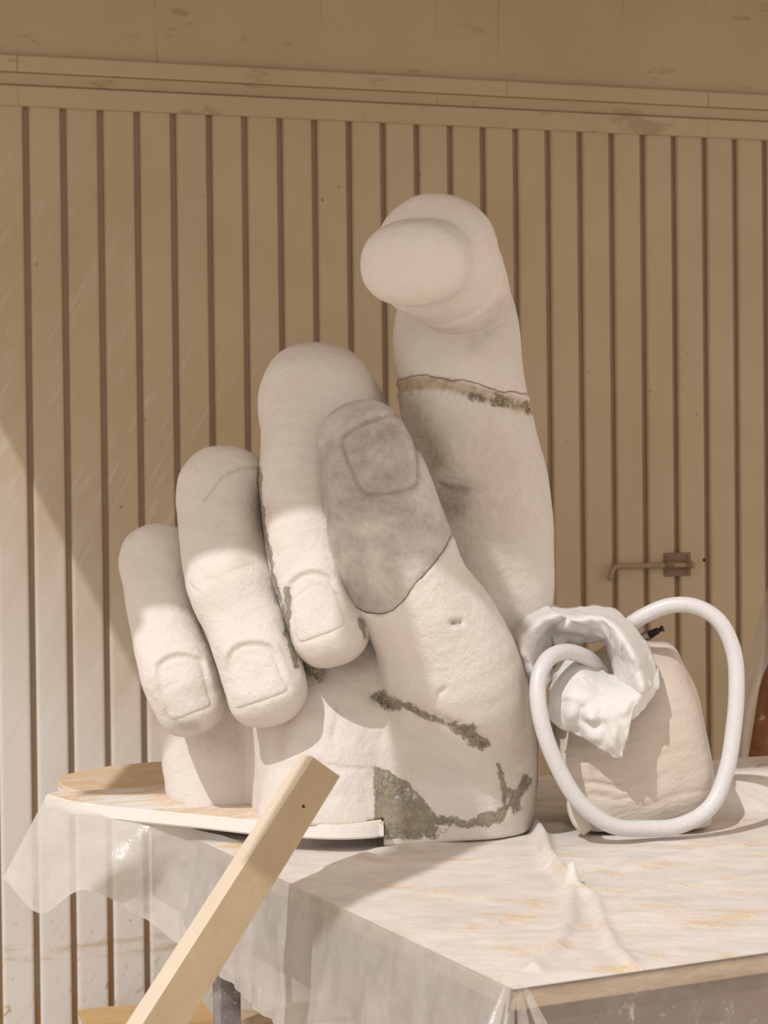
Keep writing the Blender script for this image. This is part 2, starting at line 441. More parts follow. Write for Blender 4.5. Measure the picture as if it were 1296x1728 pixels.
# door with ribbed panels
door = empty('door_1', 'wide tan metal door of narrow vertical panels, dusty white at its lower left', 'door', kind='structure')
wallbox('door_backing', (XL, .022, 0), (XR, .05, z_c0 + .02), M_GROOVE, 0, door)
x_a = on_wall(43.5, 200).x; x_b = on_wall(1189, 238).x
# count: grooves between
xg1 = on_wall(43.5, 182).x; xg3 = on_wall(170.7, 186).x
pitchw = (xg3 - xg1) / 2
ngr = round((x_b - x_a) / pitchw); pitchw = (x_b - x_a) / ngr
gw = .0170
def panel_mesh():
    w_ = pitchw - gw; hh = z_c0 + .01
    # cross-section: bevelled flanks, shallow stiffening bend on the face
    prof = [(0, .026), (.001, .008), (.0055, .001), (.011, 0), (w_ - .009, 0), (w_ - .004, .0015), (w_ - .0005, .008), (w_, .026)]
    bm = bmesh.new()
    lo = [bm.verts.new((x, y, .015)) for x, y in prof]; hi = [bm.verts.new((x, y, hh)) for x, y in prof]
    for i in range(len(prof) - 1): bm.faces.new((lo[i], lo[i + 1], hi[i + 1], hi[i]))
    bm.faces.new(lo); bm.faces.new(hi)
    bmesh.ops.recalc_face_normals(bm, faces=bm.faces[:])
    me = bpy.data.meshes.new('door_panel'); bm.to_mesh(me); bm.free(); me.materials.append(M_DOOR); return me
pm = panel_mesh()
k0 = int(math.floor((XL - x_a) / pitchw)) + 1
for k in range(k0, ngr + 8):
    xx = x_a + k * pitchw + gw / 2
    if xx + pitchw > XR: break
    o = bpy.data.objects.new('door_panel', pm); C.objects.link(o); o.parent = door
    o.matrix_local = WM @ Matrix.Translation((xx, random.uniform(-.0012, .0012), 0))
# bolt latch on the door
latch = empty('door_bolt', 'rusty brown sliding bolt with bent handle on the tan door', 'bolt')
q0 = on_wall(1119, 933); q1 = on_wall(1165, 972)
bm_link('mounting_plate', box_bm((q0.x, -.004, q1.z), (q1.x, .002, q0.z), .001, 1), M_BOLT, latch, WM)
def wl(px, py, off): 
    q = on_wall(px, py, off); return WM @ Vector((q.x, -off, q.z))
tube('bolt_rod', [wl(1172, 953, .018), wl(1120, 954, .018), wl(1060, 955, .018), wl(1043, 955, .018), wl(1035, 960, .024), wl(1028, 978, .034)], [.0085] * 6, M_ROD, latch, n=6, seg=14)
for a, b in ((1122, 1135), (1158, 1167)):
    tube('bolt_guide', [wl(a, 953, .018), wl(b, 953, .018)], [.0125, .0125], M_BOLT, latch, n=1, seg=16)
for (sx, sy) in ((1124, 939), (1160, 939), (1124, 966), (1160, 966)):
    tube('screw', [wl(sx, sy, .002), wl(sx, sy, .008)], [.004, .003], M_BOLT, latch, n=1, seg=8)
hole = tube('screw_head', [wl(1188, 945, .0), wl(1188, 945, .003)], [.006, .005], M_HOLE, door, n=1, seg=10)
# floor
o = bm_link('floor', box_bm((-7, -5, -.1), (8, 7.2, 0)), M_FLOOR); tag(o, 'dusty concrete yard floor', 'floor', kind='structure')

# ------------------------------------------------------------------ unseen boards added above the frame to block the sun off wall and sculpture
CZ = 3.45; sh_ = Vector((-.125, -.172, 0))
blocker = empty('sun_blocker', 'unseen boards added to block the sun above the door and sculpture', 'sun_blocker')
for x0, x1, y0 in ((-1.80, -1.42, 2.73), (-1.42, -1.06, 2.77), (-1.06, -.91, 2.80), (-.91, -.62, 2.63), (-.62, -.2, 2.89), (-.2, .4, 2.90), (.4, 1.0, 2.89), (1.0, 1.6, 2.91), (1.6, 2.2, 2.96), (2.2, 2.8, 2.98)):  # board ends staggered to shape the shadow edge on the sculpture
    bm_link('blocker_board', box_bm((x0 + sh_.x + .0005, y0 + sh_.y, CZ), (x1 + sh_.x - .0005, 5.45 + (x0 + 2) * .30, CZ + .025), .002, 1), M_BLOCKER, blocker)
a0, a1 = Vector((-.70, 3.0, CZ)) + sh_, Vector((-1.26, 1.85, CZ)) + sh_  # bar added to throw the soft shadow band down the palm
rd = (a1 - a0); ln_ = rd.length; rd.normalize()
o = bm_link('blocker_bar', box_bm((0, -.07, -.06), (ln_, .07, -.002)), M_BLOCKER, blocker)
o.matrix_world = Matrix.Translation(a0) @ Matrix.Rotation(math.atan2(rd.y, rd.x), 4, 'Z')

# ------------------------------------------------------------------ table
TZ = .925
c0 = P(868, 1668, TZ); cl = P(475, 1482, TZ)
d1 = (cl - c0).normalized(); d2 = Vector((d1.y, -d1.x, 0))
TM = Matrix((d2, d1, Vector((0, 0, 1)))).transposed().to_4x4(); TM.translation = Vector((c0.x, c0.y, 0))
TMI = TM.inverted()
TW, TD = 2.1, 1.72
table = empty('work_table', 'brown wooden work table with scuffed fascia under dusty plastic film', 'table')
bm_link('table_top', box_bm((0, 0, TZ - .034), (TW, TD, TZ - .006), .003), M_EDGE, table, TM)
bm_link('fascia', box_bm((.02, .012, TZ - .19), (TW - .02, .035, TZ - .034)), M_FASCIA, table, TM)
bm_link('fascia', box_bm((.012, .02, TZ - .19), (.034, TD - .02, TZ - .034)), M_FASCIA, table, TM)
for (x, y) in ((.04, .05), (TW - .09, .05), (TW - .09, TD - .1)):
    bm_link('leg', box_bm((x, y, 0), (x + .05, y + .05, TZ - .034), .002), M_LEG, table, TM)
q = P(343, 1700, .0); ql = U(343, 1690, 4.05)
lo_ = TMI @ Vector((ql.x, ql.y, 0))
bm_link('leg', box_bm((max(.04, lo_.x - .024), lo_.y - .024, 0), (max(.04, lo_.x - .024) + .048, lo_.y + .024, TZ - .034), .003), M_LEG, table, TM)

# film over the table top, wrinkled
def seg_d(x, y, pl):
    best = 1e9
    for (a, b) in zip(pl[:-1], pl[1:]):
        vx, vy = b[0] - a[0], b[1] - a[1]
        t = max(0, min(1, ((x - a[0]) * vx + (y - a[1]) * vy) / (vx * vx + vy * vy + 1e-12)))
        best = min(best, math.hypot(x - a[0] - t * vx, y - a[1] - t * vy))
    return best
def tpl(pts): return [tuple((TMI @ P(a, b, TZ))[:2]) for a, b in pts]
ridges = [(tpl([(905, 1405), (918, 1425), (925, 1455), (948, 1480), (965, 1500)]), .028, .013),
          (tpl([(965, 1498), (962, 1560), (935, 1610), (900, 1640)]), .013, .012),
          (tpl([(965, 1498), (1005, 1520), (1015, 1560), (1040, 1610), (1080, 1640)]), .012, .010),
          (tpl([(740, 1418), (850, 1402), (905, 1400), (945, 1400)]), .014, .02),
          (tpl([(1010, 1480), (1080, 1462), (1180, 1440), (1290, 1425)]), .007, .02),
          (tpl([(560, 1470), (640, 1440), (760, 1422)]), .008, .02), (tpl([(440, 1424), (480, 1427), (560, 1421), (660, 1418)]), .022, .022), (tpl([(660, 1424), (760, 1421), (860, 1404)]), .010, .012),
          (tpl([(1000, 1530), (1120, 1500), (1296, 1480)]), .004, .014)]
bump_c = tuple((TMI @ P(1278, 1352, TZ))[:2])
sheet = empty('plastic_sheet', 'dusty wrinkled plastic film covering the work table, strewn with yellow sand', 'plastic sheet')
nx, ny = 260, 210
V = []
for j in range(ny + 1):
    for i in range(nx + 1):
        x = -.004 + (TW + .008) * (i / nx) ** 1.0; y = -.004 + (TD + .008) * j / ny
        z = TZ
        w1 = TM @ Vector((x, y, 0))
        # anisotropic small wrinkles
        k = 1 - abs(2.4 * mnoise.noise(Vector((w1.x * 2.6 + mnoise.noise(w1 * 3) * .8, w1.y * 8 + mnoise.noise(w1 * 2.2) * 1.6, 1.3))))
        k2 = mnoise.fractal(Vector((w1.x * 7, w1.y * 17, 4.1)), .9, 2.0, 3)
        edge = min(1, min(x, y) / .05 if min(x, y) > 0 else 0)
        z += (.0022 * max(0, k) ** 3 + .0010 * k2 + .003) * edge
        for pl, hgt, wdt in ridges:
            if x < 1.1:
                dd = seg_d(x, y, pl)
                if dd < .08: z += hgt * edge * math.exp(-(dd / wdt) ** 2)
        # crumpled film rising at the back right
        dx, dy = x - bump_c[0], y - bump_c[1]
        r = math.hypot(dx / .42, dy / .10) 
        z += .062 * math.exp(-r ** 4) * (1 + .3 * k)
        V.append((x, y, z))
V = [tuple(TM @ Vector(v)) for v in V]
Fc = [(j * (nx + 1) + i, j * (nx + 1) + i + 1, (j + 1) * (nx + 1) + i + 1, (j + 1) * (nx + 1) + i) for j in range(ny) for i in range(nx)]
link('top_film', mesh_np('top_film', V, Fc), M_FILM_TOP, sheet)
def drape(name, a, b, ztop, zbot, mat, n=120, m=24, amp=.012, out=Vector((0, 0, 0)), hem=None, parent=None, flare=.03):
    V = []
    for j in range(m + 1):
        t = j / m
        for i in range(n + 1):
            s = i / n; p = a.lerp(b, s)
            zb = zbot if hem is None else hem(s)
            f = mnoise.noise(Vector((s * 14, t * 1.5, 2))) + .5 * mnoise.noise(Vector((s * 37, t * 3, 7)))
            off = out * (.005 + flare * math.sin(min(1, t) * 1.4) + amp * f * (t ** .5) )
            V.append((p.x + off.x, p.y + off.y, ztop + (zb - ztop) * t))
    Fc = [(j * (n + 1) + i, j * (n + 1) + i + 1, (j + 1) * (n + 1) + i + 1, (j + 1) * (n + 1) + i) for j in range(m) for i in range(n)]
    return link(name, mesh_np(name, V, Fc), mat, parent)
pA = TM @ Vector((-.003, -.003, 0)); pB = TM @ Vector((-.003, 1.34, 0)); pC = TM @ Vector((TW, -.003, 0))
drape('side_film', pA, pB, TZ + .003, .62, M_FILM_SIDE, out=-d2, amp=.018, hem=lambda s: .66 + .02 * math.sin(s * 7) + .05 * s, parent=sheet, flare=.035)
drape('front_film', pA, pC, TZ + .003, .55, M_FILM_FRONT, out=-d1, amp=.010, parent=sheet, flare=.012, n=200)

cc = TM @ Vector((0, 0, TZ))
for k, (dx_, dz_) in enumerate(((-.085, -.17), (-.03, -.20), (.03, -.20), (.09, -.16))):
    tp = cc + Vector((-.010 + .008 * k, .010, .004)); bt = cc + Vector((dx_, -.035 - .01 * (k % 2), dz_))
    bm = bmesh.new(); rows = 14
    vv = []
    for j in range(rows + 1):
        t_ = j / rows; c_ = tp.lerp(bt, t_); wdd = .004 + .016 * t_
        yb = -.012 * math.sin(t_ * 3)
        vv.append([bm.verts.new(c_ + Vector((sx * wdd, yb - (.010 * t_ if sx == 0 else 0) + .004 * mnoise.noise(c_ * 40), 0))) for sx in (-1, -.4, 0, .5, 1)])
    for j in range(rows):
        for i in range(4): bm.faces.new((vv[j][i], vv[j][i + 1], vv[j + 1][i + 1], vv[j + 1][i]))
    bm_link('corner_fold', bm, M_FILM_CLEAR, sheet, smooth=True)

# round board and stone slab under the sculpture
bz0, bz1 = TZ + .004, TZ + .030
SZ0, SZ1 = bz1 + .001, bz1 + .031
def prism(name, pts, z0, z1, mat, bev=.004, parent=None):
    bm = bmesh.new()
    lo = [bm.verts.new((p[0], p[1], z0)) for p in pts]; hi = [bm.verts.new((p[0], p[1], z1)) for p in pts]
    n = len(pts)
    bm.faces.new(lo); bm.faces.new(hi)
    for i in range(n): bm.faces.new((lo[i], lo[(i + 1) % n], hi[(i + 1) % n], hi[i]))
    bmesh.ops.recalc_face_normals(bm, faces=bm.faces[:])
    ed = [e for e in bm.edges if abs(e.verts[0].co.z - e.verts[1].co.z) < 1e-5]
    bmesh.ops.bevel(bm, geom=ed, offset=bev, segments=2, affect='EDGES')
    return bm_link(name, bm, mat, parent)
lft = P(98, 1314, bz1)
rc = .395; cx, cy = lft.x + rc, lft.y
pts = []
for k in range(72):
    a = 2 * math.pi * k / 72
    rr = rc * (1 + .006 * math.sin(5 * a) + .004 * math.sin(11 * a))
    pts.append((cx + rr * math.cos(a), cy + rr * .80 * math.sin(a)))
o = prism('round_board', pts, bz0, bz1, M_BOARD, .006)
tag(o, 'rounded board edge with yellow sand lines behind the white slab at left', 'board')
sp = [(76, 1340), (120, 1352), (180, 1360), (250, 1367), (345, 1376), (440, 1386), (540, 1392), (600, 1392), (640, 1389), (652, 1385), (652, 1350), (620, 1318), (560, 1308), (400, 1312), (250, 1326), (150, 1333), (100, 1335)]
sp3 = catmull([tuple(P(a, b, SZ1)[:2]) for a, b in sp + [sp[0]]], 4)[:-1]
sp3[:, 0] = np.minimum(sp3[:, 0], U(645, 1400, 3.9).x + .003)
o = prism('stone_slab', [tuple(p) for p in sp3], SZ0, SZ1, M_SLAB, .004)
tag(o, 'thin white slab with sand on it directly under the stone hand', 'slab')

# ------------------------------------------------------------------ SDF toolkit for the sculpture
class Grid:
    def __init__(s, lo, hi, h):
        s.h = h; s.lo = np.array(lo, np.float32)
        n = [int(math.ceil((hi[i] - lo[i]) / h / 2)) * 2 + 1 for i in range(3)]
        s.n = n
        ax = [lo[i] + h * np.arange(n[i], dtype=np.float32) for i in range(3)]
        s.X, s.Y, s.Z = np.meshgrid(*ax, indexing='ij')
        s.P = np.stack([s.X, s.Y, s.Z], -1)
        s.PC = np.ascontiguousarray(s.P[::2, ::2, ::2])
        s.u, s.v = proj(s.P)
def upsample(a):
    for ax in range(3):
        sh = list(a.shape); sh[ax] = sh[ax] * 2 - 1
        b = np.empty(sh, np.float32)
        e = [slice(None)] * 3; o_ = [slice(None)] * 3; l = [slice(None)] * 3; h_ = [slice(None)] * 3
        e[ax] = slice(0, None, 2); o_[ax] = slice(1, None, 2); l[ax] = slice(0, -1); h_[ax] = slice(1, None)
        b[tuple(e)] = a; b[tuple(o_)] = .5 * (a[tuple(l)] + a[tuple(h_)]); a = b
    return a
def chain(G, pts, n=4, pw=2.0, capf=1.0, ref=(0, 1, 0), kb=.006):
    """pts: (px,py,D, r_lateral_px, depth/lateral ratio)"""
    W_ = []
    for (a, b, D, r, q) in pts:
        p = U(a, b, D); W_.append([p.x, p.y, p.z, r * D / F, r * D / F * q])
    W_ = catmull(W_, n)
    out = None
    for i in range(len(W_) - 1):
        A, B = W_[i], W_[i + 1]
        d = B[:3] - A[:3]; L = np.linalg.norm(d); t_ = d / L
        e = np.cross(t_, np.array(ref)); 
        if np.linalg.norm(e) < .25: e = np.cross(t_, np.array((0, 0, 1.)))
        e /= np.linalg.norm(e); nn = np.cross(e, t_)
        q = G.PC - A[:3].astype(np.float32)
        s_ = q @ t_.astype(np.float32)
        t = np.clip(s_ / L, 0, 1)
        c = (s_ - t * L); a = q @ e.astype(np.float32); b = q @ nn.astype(np.float32)
        ra = A[3] + t * (B[3] - A[3]); rb = A[4] + t * (B[4] - A[4])
        k = (np.abs(a / ra) ** pw + np.abs(b / rb) ** pw + np.abs(c / (ra * capf)) ** pw) ** (1 / pw)
        f = (k - 1) * np.minimum(ra, rb)
        out = f if out is None else np.minimum(out, f)
    return upsample(out.astype(np.float32))
def ell(G, c, r, rot=None):
    q = G.P - np.array(c, np.float32)
    if rot is not None: q = q @ np.array(rot.transposed(), np.float32).T if False else q @ np.array(rot, np.float32)
    r = np.array(r, np.float32)
    k = np.sqrt(((q / r) ** 2).sum(-1)); return (k - 1) * float(r.min())
def smin(a, b, k):
    h = np.clip(.5 + .5 * (b - a) / k, 0, 1)
    return b + (a - b) * h - k * h * (1 - h)
def smax(a, b, k): return -smin(-a, -b, k)
def poly_sd(u, v, pts):
    """signed distance in pixels to a closed polygon (negative inside)"""
    d = np.full(u.shape, 1e9, np.float32); s = np.ones(u.shape, np.float32)
    n = len(pts)
    for i in range(n):
        ax, ay = pts[i]; bx, by = pts[i - 1]
        ex, ey = bx - ax, by - ay; wx, wy = u - ax, v - ay
        t = np.clip((wx * ex + wy * ey) / (ex * ex + ey * ey), 0, 1)
        d = np.minimum(d, (wx - ex * t) ** 2 + (wy - ey * t) ** 2)
        c1 = v >= ay; c2 = v < by; c3 = ex * wy > ey * wx
        flip = (c1 & c2 & c3) | (~c1 & ~c2 & ~c3)
        s = np.where(flip, -s, s)
    return s * np.sqrt(d)
def line_d(u, v, pts):
    d = np.full(u.shape, 1e9, np.float32)
    for (ax, ay), (bx, by) in zip(pts[:-1], pts[1:]):
        ex, ey = bx - ax, by - ay; wx, wy = u - ax, v - ay
        t = np.clip((wx * ex + wy * ey) / (ex * ex + ey * ey + 1e-9), 0, 1)
        d = np.minimum(d, (wx - ex * t) ** 2 + (wy - ey * t) ** 2)
    return np.sqrt(d)
def lumps(G, amp, fr, seed=0):
    rs = np.random.RandomState(seed); out = 0
    for i in range(5):
        k = rs.normal(size=3); k = k / np.linalg.norm(k) * fr * rs.uniform(.6, 1.5)
        out = out + np.sin(G.X * k[0] + G.Y * k[1] + G.Z * k[2] + rs.uniform(0, 6))
    return (out * amp / 3).astype(np.float32)
def nets(G, S):
    """surface nets: quads around the zero level of S"""
    n = S.shape; ins = S < 0
    cs = [ins[i:n[0] - 1 + i, j:n[1] - 1 + j, k:n[2] - 1 + k] for i in (0, 1) for j in (0, 1) for k in (0, 1)]
    cnt = sum(c.astype(np.int8) for c in cs)
    act = (cnt > 0) & (cnt < 8)
    idx = np.argwhere(act); ids = np.full(act.shape, -1, np.int64); ids[act] = np.arange(len(idx))
    acc = np.zeros((len(idx), 3), np.float64); num = np.zeros(len(idx))
    cor = [(i, j, k) for i in (0, 1) for j in (0, 1) for k in (0, 1)]
    val = {c: S[idx[:, 0] + c[0], idx[:, 1] + c[1], idx[:, 2] + c[2]] for c in cor}
    for a in cor:
        for ax in range(3):
            if a[ax] == 0:
                b = list(a); b[ax] = 1; b = tuple(b)
                va, vb = val[a], val[b]; m = (va < 0) != (vb < 0)
                t = va[m] / (va[m] - vb[m])
                p = np.repeat(np.array(a, float)[None], m.sum(), 0); p[:, ax] += t
                acc[m] += p; num[m] += 1
    V = (idx + acc / num[:, None]) * G.h + G.lo
    quads = []
    for ax in range(3):
        o1, o2 = (ax + 1) % 3, (ax + 2) % 3
        sl = [slice(0, n[i]) for i in range(3)]; s0 = list(sl); s1 = list(sl)
        s0[ax] = slice(0, n[ax] - 1); s1[ax] = slice(1, n[ax])
        ch = ins[tuple(s0)] != ins[tuple(s1)]
        e = np.argwhere(ch); e = e[(e[:, o1] > 0) & (e[:, o2] > 0) & (e[:, o1] < n[o1] - 1) & (e[:, o2] < n[o2] - 1)]
        fl = ins[e[:, 0], e[:, 1], e[:, 2]]
        def cid(da, db):
            q = e.copy(); q[:, o1] -= da; q[:, o2] -= db
            return ids[q[:, 0], q[:, 1], q[:, 2]]
        Q = np.stack([cid(1, 1), cid(0, 1), cid(0, 0), cid(1, 0)], 1)
        Q[~fl] = Q[~fl][:, ::-1]
        quads.append(Q)
    Q = np.concatenate(quads); Q = Q[(Q >= 0).all(1)]
    return V, Q
def fast_mesh(name, V, Q):
    me = bpy.data.meshes.new(name)
    me.vertices.add(len(V)); me.vertices.foreach_set('co', V.astype(np.float32).ravel())
    me.loops.add(Q.size); me.loops.foreach_set('vertex_index', Q.astype(np.int32).ravel())
    me.polygons.add(len(Q)); me.polygons.foreach_set('loop_start', np.arange(0, Q.size, 4, dtype=np.int32))
    me.polygons.foreach_set('loop_total', np.full(len(Q), 4, np.int32))
    me.update(calc_edges=True); me.validate()
    return me
def sculpt(name, G, S, mat, parent, stain_shade=None):
    # seal the border
    S = S.copy()
    for ax in range(3):
        sl = [slice(None)] * 3
        for e in (0, -1):
            sl[ax] = e; S[tuple(sl)] = np.maximum(S[tuple(sl)], .001)
    V, Q = nets(G, S)
    me = fast_mesh(name, V, Q)
    o = link(name, me, mat, parent)
    ca = me.color_attributes.new('stain_shade', 'FLOAT_COLOR', 'POINT')
    col = np.zeros((len(V), 4), np.float32); col[:, 3] = 1
    if stain_shade is not None:
        u, v = proj(V.astype(np.float32))
        col[:, :3] = stain_shade(u, v, V)
    ca.data.foreach_set('color', col.ravel())
    return o
def nail_geo(G, S, poly, top_dir=1, ridge=.0035, groove=.0042):
    """carve the outline of a nail into S and return (S_carved, S_nail)"""
    sd = poly_sd(G.u, G.v, poly)
    cyp = sum(p[1] for p in poly) / len(poly); hh = max(p[1] for p in poly) - min(p[1] for p in poly)
    # cuticle end: top_dir=+1 -> the upper side of the picture
    wgt = np.clip(.5 + top_dir * (cyp - G.v) / hh * 1.4, 0, 1)
    S2 = S - ridge * wgt * np.exp(-((sd - 10) / 6) ** 2)
    S2 = S2 + groove * (.45 + .55 * wgt) * np.exp(-(sd / 4.6) ** 2) + np.clip(-sd / 4, 0, 1) * .003
    nail = smax(S + .0006 + .0026 * wgt, sd * (3.9 / F) + .0014, .006)
    nail = np.maximum(nail, -(S + .016))
    nail = np.maximum(nail, G.Y - float(np.median(G.Y[np.abs(nail) < .004])) - .07)
    return S2, nail

hand = empty('hand_sculpture', 'colossal white stone hand with pointing index finger and mossy cracks', 'sculpture')
def smooth_poly(p, n=4): return [tuple(q) for q in catmull(list(p) + [p[0]], n)[:-1]]
def front_only(V, Dmax): return (V[:, 1] < Dmax).astype(np.float32)

crev = [(436, 790), (440, 850), (450, 910), (462, 970), (478, 1030), (490, 1090), (500, 1125)]
def st_fing(u, v, V):
    c = np.zeros((len(u), 3), np.float32)
    c[:, 0] = .75 * np.exp(-(line_d(u, v, crev) / 4.5) ** 2) + .9 * np.exp(-(line_d(u, v, [(484, 995), (488, 1035), (482, 1070)]) / 5) ** 2)
    c[:, 0] += .55 * np.exp(-(line_d(u, v, [(605, 1040), (618, 1075)]) / 6) ** 2)
    c[:, 2] = .35 * np.exp(-(line_d(u, v, [(440, 860), (415, 940)]) / 22) ** 2)
    c[:, 2] += .55 * np.exp(-(line_d(u, v, [(345, 845), (375, 805), (405, 790), (437, 790)]) / 2.2) ** 2)
    c[:, 2] += .5 * np.exp(-(line_d(u, v, [(495, 1007), (520, 990), (550, 992), (572, 1003)]) / 2.2) ** 2)
    c[:, 1] = .45 * np.exp(-(line_d(u, v, [(283, 1200), (300, 1222), (330, 1225)]) / 9) ** 2)
    return c
def bounds(pts, pad=.03):
    a = np.array([list(U(p[0] + sx * p[3], p[1] + sy * p[3], p[2] + sd_ * p[3] * p[2] / F)) for p in pts for sx in (-1, 1) for sy in (-1, 1) for sd_ in (-1, 1)])
    return a.min(0) - pad, a.max(0) + pad

def finger(name, front, back, nailpoly, extra=None, seed=1, h=.0034, pw=2.3, capf=.95):
    lo, hi = bounds(front + back)
    G = Grid(lo, hi, h)
    S = chain(G, front, pw=pw, capf=capf)
    B = chain(G, back)
    S = smin(S, B, .05)
    S += lumps(G, .0022, 28, seed) + lumps(G, .0010, 75, seed + 9)
    if extra: S = extra(G, S)
    nail = None
    S, nl = nail_geo(G, S, smooth_poly(nailpoly), 1)
    o = sculpt(name, G, S, M_STONE, hand, st_fing)
    sculpt('fingernail', G, nl, M_NAIL, o)
    return o
def crease(G, S, pts, wdt, dep): return S + dep * np.exp(-(line_d(G.u, G.v, pts) / wdt) ** 2)

# little finger
finger('little_finger',
       [(266, 946, 4.13, 56, .95), (270, 1010, 4.08, 58, .95), (284, 1080, 4.03, 60, .95), (304, 1142, 3.99, 65, .92), (320, 1182, 3.985, 62, .95)],
       [(268, 948, 4.15, 56, 1), (320, 1010, 4.26, 70, 1), (400, 1130, 4.34, 85, 1)],
       [(268, 1125), (285, 1112), (308, 1108), (330, 1113), (340, 1122), (352, 1170), (357, 1190), (330, 1203), (290, 1216), (278, 1190), (270, 1155)], seed=3)
# ring finger
def ring_x(G, S):
    for pl in ([(385, 968), (400, 960), (418, 955), (428, 953)], [(392, 972), (408, 964), (420, 962)], [(320, 986), (328, 996), (338, 1000)]):
        S = crease(G, S, pl, 2.4, .0022)
    return crease(G, S, [(340, 850), (360, 815), (400, 792), (437, 790)], 2.4, .0016)
finger('ring_finger',
       [(376, 834, 4.10, 73, .95), (376, 890, 4.05, 73, .95), (390, 975, 3.98, 77, .93), (409, 1035, 3.95, 70, .93), (429, 1095, 3.92, 71, .93), (448, 1160, 3.90, 70, .95)],
       [(378, 836, 4.12, 73, 1), (430, 900, 4.22, 80, 1), (520, 1060, 4.32, 95, 1)],
       [(388, 1110), (400, 1095), (425, 1088), (450, 1092), (462, 1105), (478, 1145), (487, 1165), (460, 1178), (425, 1190), (396, 1196), (388, 1165), (386, 1135)], extra=ring_x, seed=5)
# middle finger
def mid_x(G, S):
    return crease(G, S, [(497, 1012), (505, 1006), (520, 992), (535, 988), (550, 995), (572, 1004)], 2.4, .0018)
finger('middle_finger',
       [(534, 680, 4.12, 90, .95), (524, 760, 4.04, 84, .92), (514, 850, 3.98, 74, .95), (518, 930, 3.94, 69, .95), (536, 1000, 3.91, 68, .97), (556, 1062, 3.89, 66, .97)],
       [(534, 674, 4.15, 90, 1), (575, 720, 4.22, 88, 1), (640, 900, 4.30, 105, 1)],
       [(493, 985), (510, 972), (530, 968), (552, 975), (562, 988), (575, 1020), (583, 1050), (570, 1063), (540, 1075), (505, 1085), (496, 1060), (491, 1020)], extra=mid_x, seed=8)

# index finger: column + bent tip
fr = [(820, 1060, 4.20, 112, .95), (822, 960, 4.18, 113, .95), (812, 850, 4.17, 116, .95), (795, 740, 4.15, 108, .95), (778, 640, 4.15, 108, .95), (772, 560, 4.21, 106, .95), (768, 500, 4.22, 90, .95)]
lo, hi = bounds(fr + [(720, 440, 3.70, 135, 1)], .03)
G = Grid(lo, hi, .0042)
S = chain(G, fr, pw=2.2, capf=.7)
bend = chain(G, [(788, 500, 4.13, 76, 1), (762, 468, 4.0, 93, 1), (742, 440, 3.99, 108, 1.0), (728, 432, 3.95, 106, 1)], ref=(0, 0, 1), capf=.5)
S = smin(S, bend, .005)
tipc = U(702, 443, 3.84)
tip = chain(G, [(722, 442, 3.92, 86, .82), (704, 443, 3.85, 93, .80), (699, 445, 3.81, 92, .78)], ref=(0, 0, 1), capf=.55, pw=2.25)
S = smin(S, tip, .008)
S += lumps(G, .003, 18, 21) + lumps(G, .001, 70, 22)
S = crease(G, S, [(742, 818), (765, 826), (792, 829), (805, 828)], 4.5, .004)
S = S + .005 * np.exp(-(((G.u - 765) / 28) ** 2 + ((G.v - 850) / 30) ** 2)) - .006 * np.exp(-(((G.u - 790) / 40) ** 2 + ((G.v - 790) / 25) ** 2))
S = S + .002 * np.exp(-(((G.u - 730) / 26) ** 2 + ((G.v - 740) / 60) ** 2))
cut = [(500, 640), (665, 640), (720, 635), (765, 640), (800, 648), (850, 660), (893, 668), (1100, 676), (1100, 100), (500, 100)]
cs = poly_sd(G.u, G.v, cut)
wob = 2.2 * np.sin(G.u * .073) + 1.3 * np.sin(G.u * .19 + 1) * np.sin(G.u * .031) + .6 * np.sin(G.u * .5)
upc = (cs + wob) * (4.1 / F)
def st_index(u, v, V):
    c = np.zeros((len(u), 3), np.float32)
    ln = line_d(u, v, [(667, 650), (720, 645), (765, 650), (800, 662), (850, 675), (895, 690)])
    c[:, 2] = 1.0 * np.exp(-(ln / 11) ** 4)
    c[:, 2] += .75 * np.exp(-(line_d(u, v, [(690, 670), (715, 720), (735, 780), (728, 740)]) / 24) ** 2)
    c[:, 0] = .42 * np.exp(-(line_d(u, v, [(800, 668), (850, 676), (893, 690)]) / 11) ** 2)
    c[:, 1] = .75 * np.exp(-(((u - 768) / 24) ** 2 + ((v - 850) / 32) ** 2)) + .5 * np.exp(-(line_d(u, v, [(745, 820), (785, 828)]) / 10) ** 2)  # shading of the crease and its hollow painted in as grey
    c[:, 1] += .28 * np.exp(-(line_d(u, v, [(800, 580), (830, 552), (845, 520)]) / 16) ** 2)  # crease shade under the bent tip's lip, painted dark
    c[:, 2] += .42 * np.exp(-(((u - 835) / 90) ** 2 + ((v - 830) / 190) ** 2))  # broad brown tone around the lower index
    c[:, 0] *= front_only(V, 4.25); return np.clip(c, 0, 1)
low = smax(S - .001 - .003 * np.exp(-((cs - 20) / 14) ** 2) * np.sin(G.u * .5 + G.v * .3), -upc + .0004, .003)
idx_o = sculpt('index_finger', G, low, M_STONE, hand, st_index)
sculpt('index_fingertip', G, smax(S + .001, upc + .0004, .0025), M_CAST, hand, st_index)

